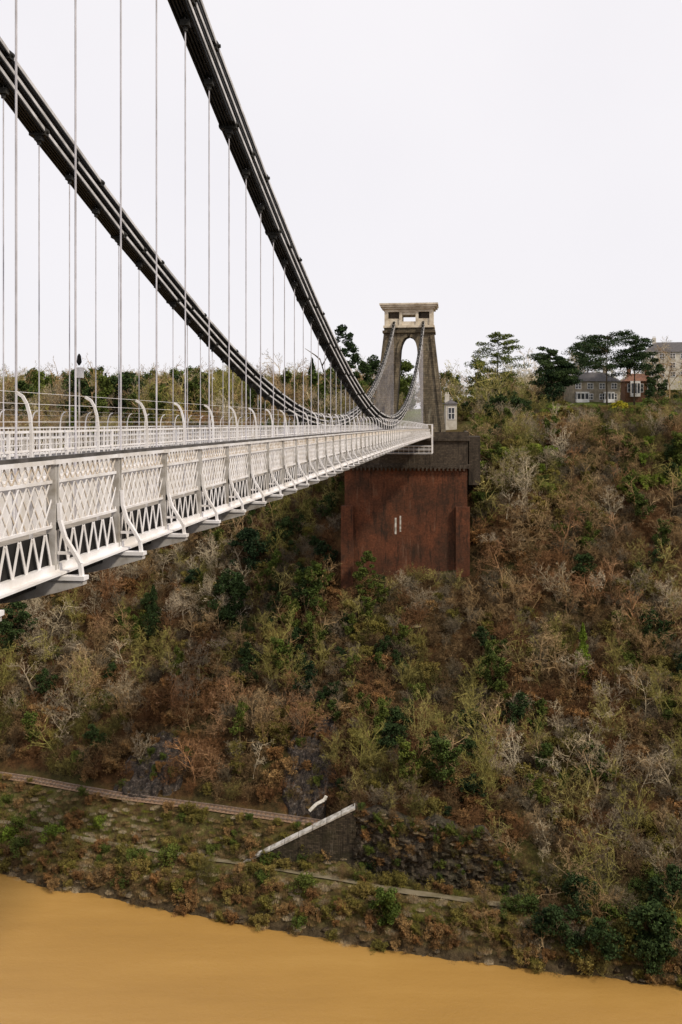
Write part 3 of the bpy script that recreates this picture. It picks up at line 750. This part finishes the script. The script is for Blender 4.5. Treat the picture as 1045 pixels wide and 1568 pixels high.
plant('evergreen_tree',455,1010,50,'b',5,LF_D,49); plant('evergreen_tree',470,935,62,'b',6,LF_D,50); plant('evergreen_shrub',25,1010,90,'b',8,LF_D,51); plant('evergreen_tree',380,880,70,'b',9,LF_D,52)
def rock(name,c,a,b,seed):
    u0,v0,z0=c; n=70; v=[];f=[]
    for j in range(n):
        for i in range(n):
            x=(i/(n-1)*2-1); y=(j/(n-1)*2-1); u=u0+x*a; w_=v0+y*b
            e=max(0,1-(x*x+y*y)+1.3*(float(vn(u/1.5,w_/1.5,seed+9))-.5)); e=min(1,e*2.5)*float(sm(1.2-math.hypot(x,y),0.1,.4))
            bl=np.floor(float(vn(u/1.0,w_/.9,seed))*6)/6+.6*float(vn(u/.4,w_/.4,seed+3))
            v.append((u,w_-e*bl*.6,hgt(u,w_)-.9+e*(.6+bl*1.0)))
    for j in range(n-1):
        for i in range(n-1): k=j*n+i; f.append((k,k+1,k+n+1,k+n))
    mk(name,v,f,ROCKM)
rock('rock_outcrop',rocks[0][0],8.5,5,51); rock('rock_outcrop',rocks[1][0],5.5,7.5,52)

# ---------------------------------------------------------------- ramp and retaining wall
rp=empty('stone_ramp_wall')
Pn=lambda px,py,v:Vector((at(px,v),v,topz(py,v)))
a=Pn(352,1330,157.0); b=Pn(545,1236,152.6)
m=MB(); m.hexa([(a.x,a.y,-72),(b.x,b.y,-72),(b.x,b.y+1,-72),(a.x,a.y+1,-72),(a.x,a.y,a.z-.3),(b.x,b.y,b.z-.3),(b.x,b.y+1,b.z-.3),(a.x,a.y+1,a.z-.3)])
m.done('rubble_wall',RUBBLE,rp)
m=MB(); nseg=9
for q in range(nseg):
    p0=a.lerp(b,q/nseg); p1=a.lerp(b,(q+1)/nseg-.004); j=random.uniform(-.04,.04); wd=.8+.7*q/nseg
    m.hexa([p0+Vector((0,-.18,-.3)),p1+Vector((0,-.18,-.3)),p1+Vector((0,wd,-.3)),p0+Vector((0,wd,-.3)),p0+Vector((0,-.18,j)),p1+Vector((0,-.18,j)),p1+Vector((0,wd,.12+j)),p0+Vector((0,wd,.12+j))])
m.done('coping',COPE,rp)
m=MB(); p0=Pn(474,1242,158);p1=Pn(484,1232,158.5);p2=Pn(497,1225,159);p3=Pn(500,1219,159.5)
for x0,x1 in((p0,p1),(p1,p2),(p2,p3)): m.beam(x0,x1,.5,.3)
m.done('broken_wall_end',COPE,rp)
nx,nz=130,34; v=[];f=[]
def ctop(u): return -59.6-.10*(u-b.x)-6.5*max(0,(u-22)/9)
for j in range(nz):
    for i in range(nx):
        u=b.x-.4+(31-b.x)*i/(nx-1); k=j/(nz-1)
        top=ctop(u)+1.8*(float(vn(u/2.2,0,81))-.5)
        z=-71+(top+71)*k
        dy=.9*(np.floor(float(vn(u/1.1,z/.8,82))*4)/4)+.7*float(vn(u/.45,z/.4,83))+.7*k
        v.append((u,S_(u)+10.4+dy,z))
for i in range(nx):
    u,y,z=v[(nz-1)*nx+i]; v.append((u,y+3.2,z-.1))
for j in range(nz):
    for i in range(nx-1): k=j*nx+i; f.append((k,k+1,k+nx+1,k+nx))
mk('rock_cliff_face',v,f,RUBBLE)
pts=[];rz=[];sc=[];ix=[]
for q in range(300):
    u=random.uniform(b.x,30.5); k=random.random()**.5
    if k<.75 and random.random()<.6: continue
    z=-70.8+(ctop(u)+70.8)*k; y=S_(u)+10.9+.9*k
    pts.append((u,y,z-.3)); rz.append(random.uniform(0,6.28)); s=random.uniform(.3,.7); sc.append((s,s,s)); ix.append(random.choice(i_[wchoice(dict(tuft_brown=2,tuft_tan=1,leafy_bush_ivy=2,thicket_brown=2,leafy_bush_dead=1,thicket_olive=2))]))
for (ru,rv,_z),ra,rb in rocks:
    for q in range(46):
        an=random.uniform(0,6.28); rr=random.random()**.45*1.25; u=ru+math.cos(an)*ra*rr; y=rv+math.sin(an)*rb*rr
        if float(S_(u))+18.2>y: continue
        pts.append((u,y,hgt(u,y)+.3)); rz.append(an); s=random.uniform(.35,.75); sc.append((s,s,s)); ix.append(random.choice(i_[wchoice(dict(tuft_brown=2,leafy_bush_ivy=2,thicket_brown=3,leafy_bush_dead=2,thicket_olive=2))]))
scatter('cliff_creepers',pts,rz,sc,ix)

# ---------------------------------------------------------------- houses
def house(name,px,v,zb,w,d,h,roofh,wall,roof,floors,cols,rot=0,bays=(),chim=2):
    u=at(px,v); e=empty(name,(u,v,zb),rot)
    m=MB(); m.box(-w/2,w/2,-d/2,d/2,-3,h); m.done('walls',wall,e)
    m=MB(); k=[(-w/2-.4,-d/2-.4,h),(w/2+.4,-d/2-.4,h),(w/2+.4,d/2+.4,h),(-w/2-.4,d/2+.4,h),(-w/2+d*.35,0,h+roofh),(w/2-d*.35,0,h+roofh)]
    m.v=k; m.f=[(0,1,5,4),(1,2,5),(2,3,4,5),(3,0,4),(3,2,1,0)]; m.done('roof',roof,e)
    G=MB();Fr=MB(); fh=h/floors
    for f in range(floors):
        for c in range(cols):
            x=-w/2+w*(c+.5)/cols; z0=f*fh+fh*.3; z1=f*fh+fh*.82; ww=min(.75,w/cols*.3)
            G.box(x-ww,x+ww,-d/2-.03,-d/2+.1,z0,z1)
            for xx in(-ww,0,ww): Fr.box(x+xx-.06,x+xx+.06,-d/2-.1,-d/2-.035,z0,z1)
            for zz in(z0,(z0+z1)/2,z1): Fr.box(x-ww-.06,x+ww+.06,-d/2-.13,-d/2-.032,zz-.06,zz+.06)
    for bx,bw in bays:
        Fr.box(bx-bw/2,bx+bw/2,-d/2-1.2,-d/2-.14,0,.9); Fr.box(bx-bw/2,bx+bw/2,-d/2-1.2,-d/2-.14,fh*.85,fh)
        G.box(bx-bw/2+.1,bx+bw/2-.1,-d/2-1.1,-d/2-.2,.9,fh*.85)
        for q in range(4):
            xx=bx-bw/2+.1+(bw-.2)*q/3; Fr.box(xx-.1,xx+.1,-d/2-1.2,-d/2-1.101,.9,fh*.85)
    G.done('windows',GLASS,e);Fr.done('window_frames',WHITE,e)
    m=MB()
    for q in range(chim):
        x=-w/2+w*(.2+.6*q/max(1,chim-1)); m.box(x-.5,x+.5,-.4,.4,h,h+roofh+1.3)
        for p in(-.25,.25): m.cyl((x+p,0,h+roofh+1.3),(x+p,0,h+roofh+1.8),.12)
    m.done('chimneys',wall,e)
HB=mat_brick('house_brick',(.24,.11,.06),(.17,.08,.05),(.2,.16,.12),2,.3); HS=mat_paint('house_stone',(.34,.29,.22),(.22,.18,.13),.9,1); HW=mat_paint('house_render',(.58,.54,.47),(.45,.40,.33),.9,1)
house('stone_villa',905,262,topz(617,262),13,8,5.6,2.6,HS,SLATE,2,4,.1,bays=((-4.0,3.4),(3.2,2.8)))
house('brick_house',977,268,topz(608,268),8,7,4.2,2.2,HB,TILE,1,3,-.1,bays=((-1.5,2.6),))
house('rendered_house',1026,290,topz(582,290),15,9,8,3.2,HW,SLATE,3,5,-.15)
house('brick_townhouse',452,300,topz(618,300),7,8,6.0,2.2,HB,SLATE,2,3,.15)
house('toll_house',690,232,topz(652,232),2.6,4,5.2,1.0,HW,SLATE,1,1,0,chim=1)
print('instances',len(names))
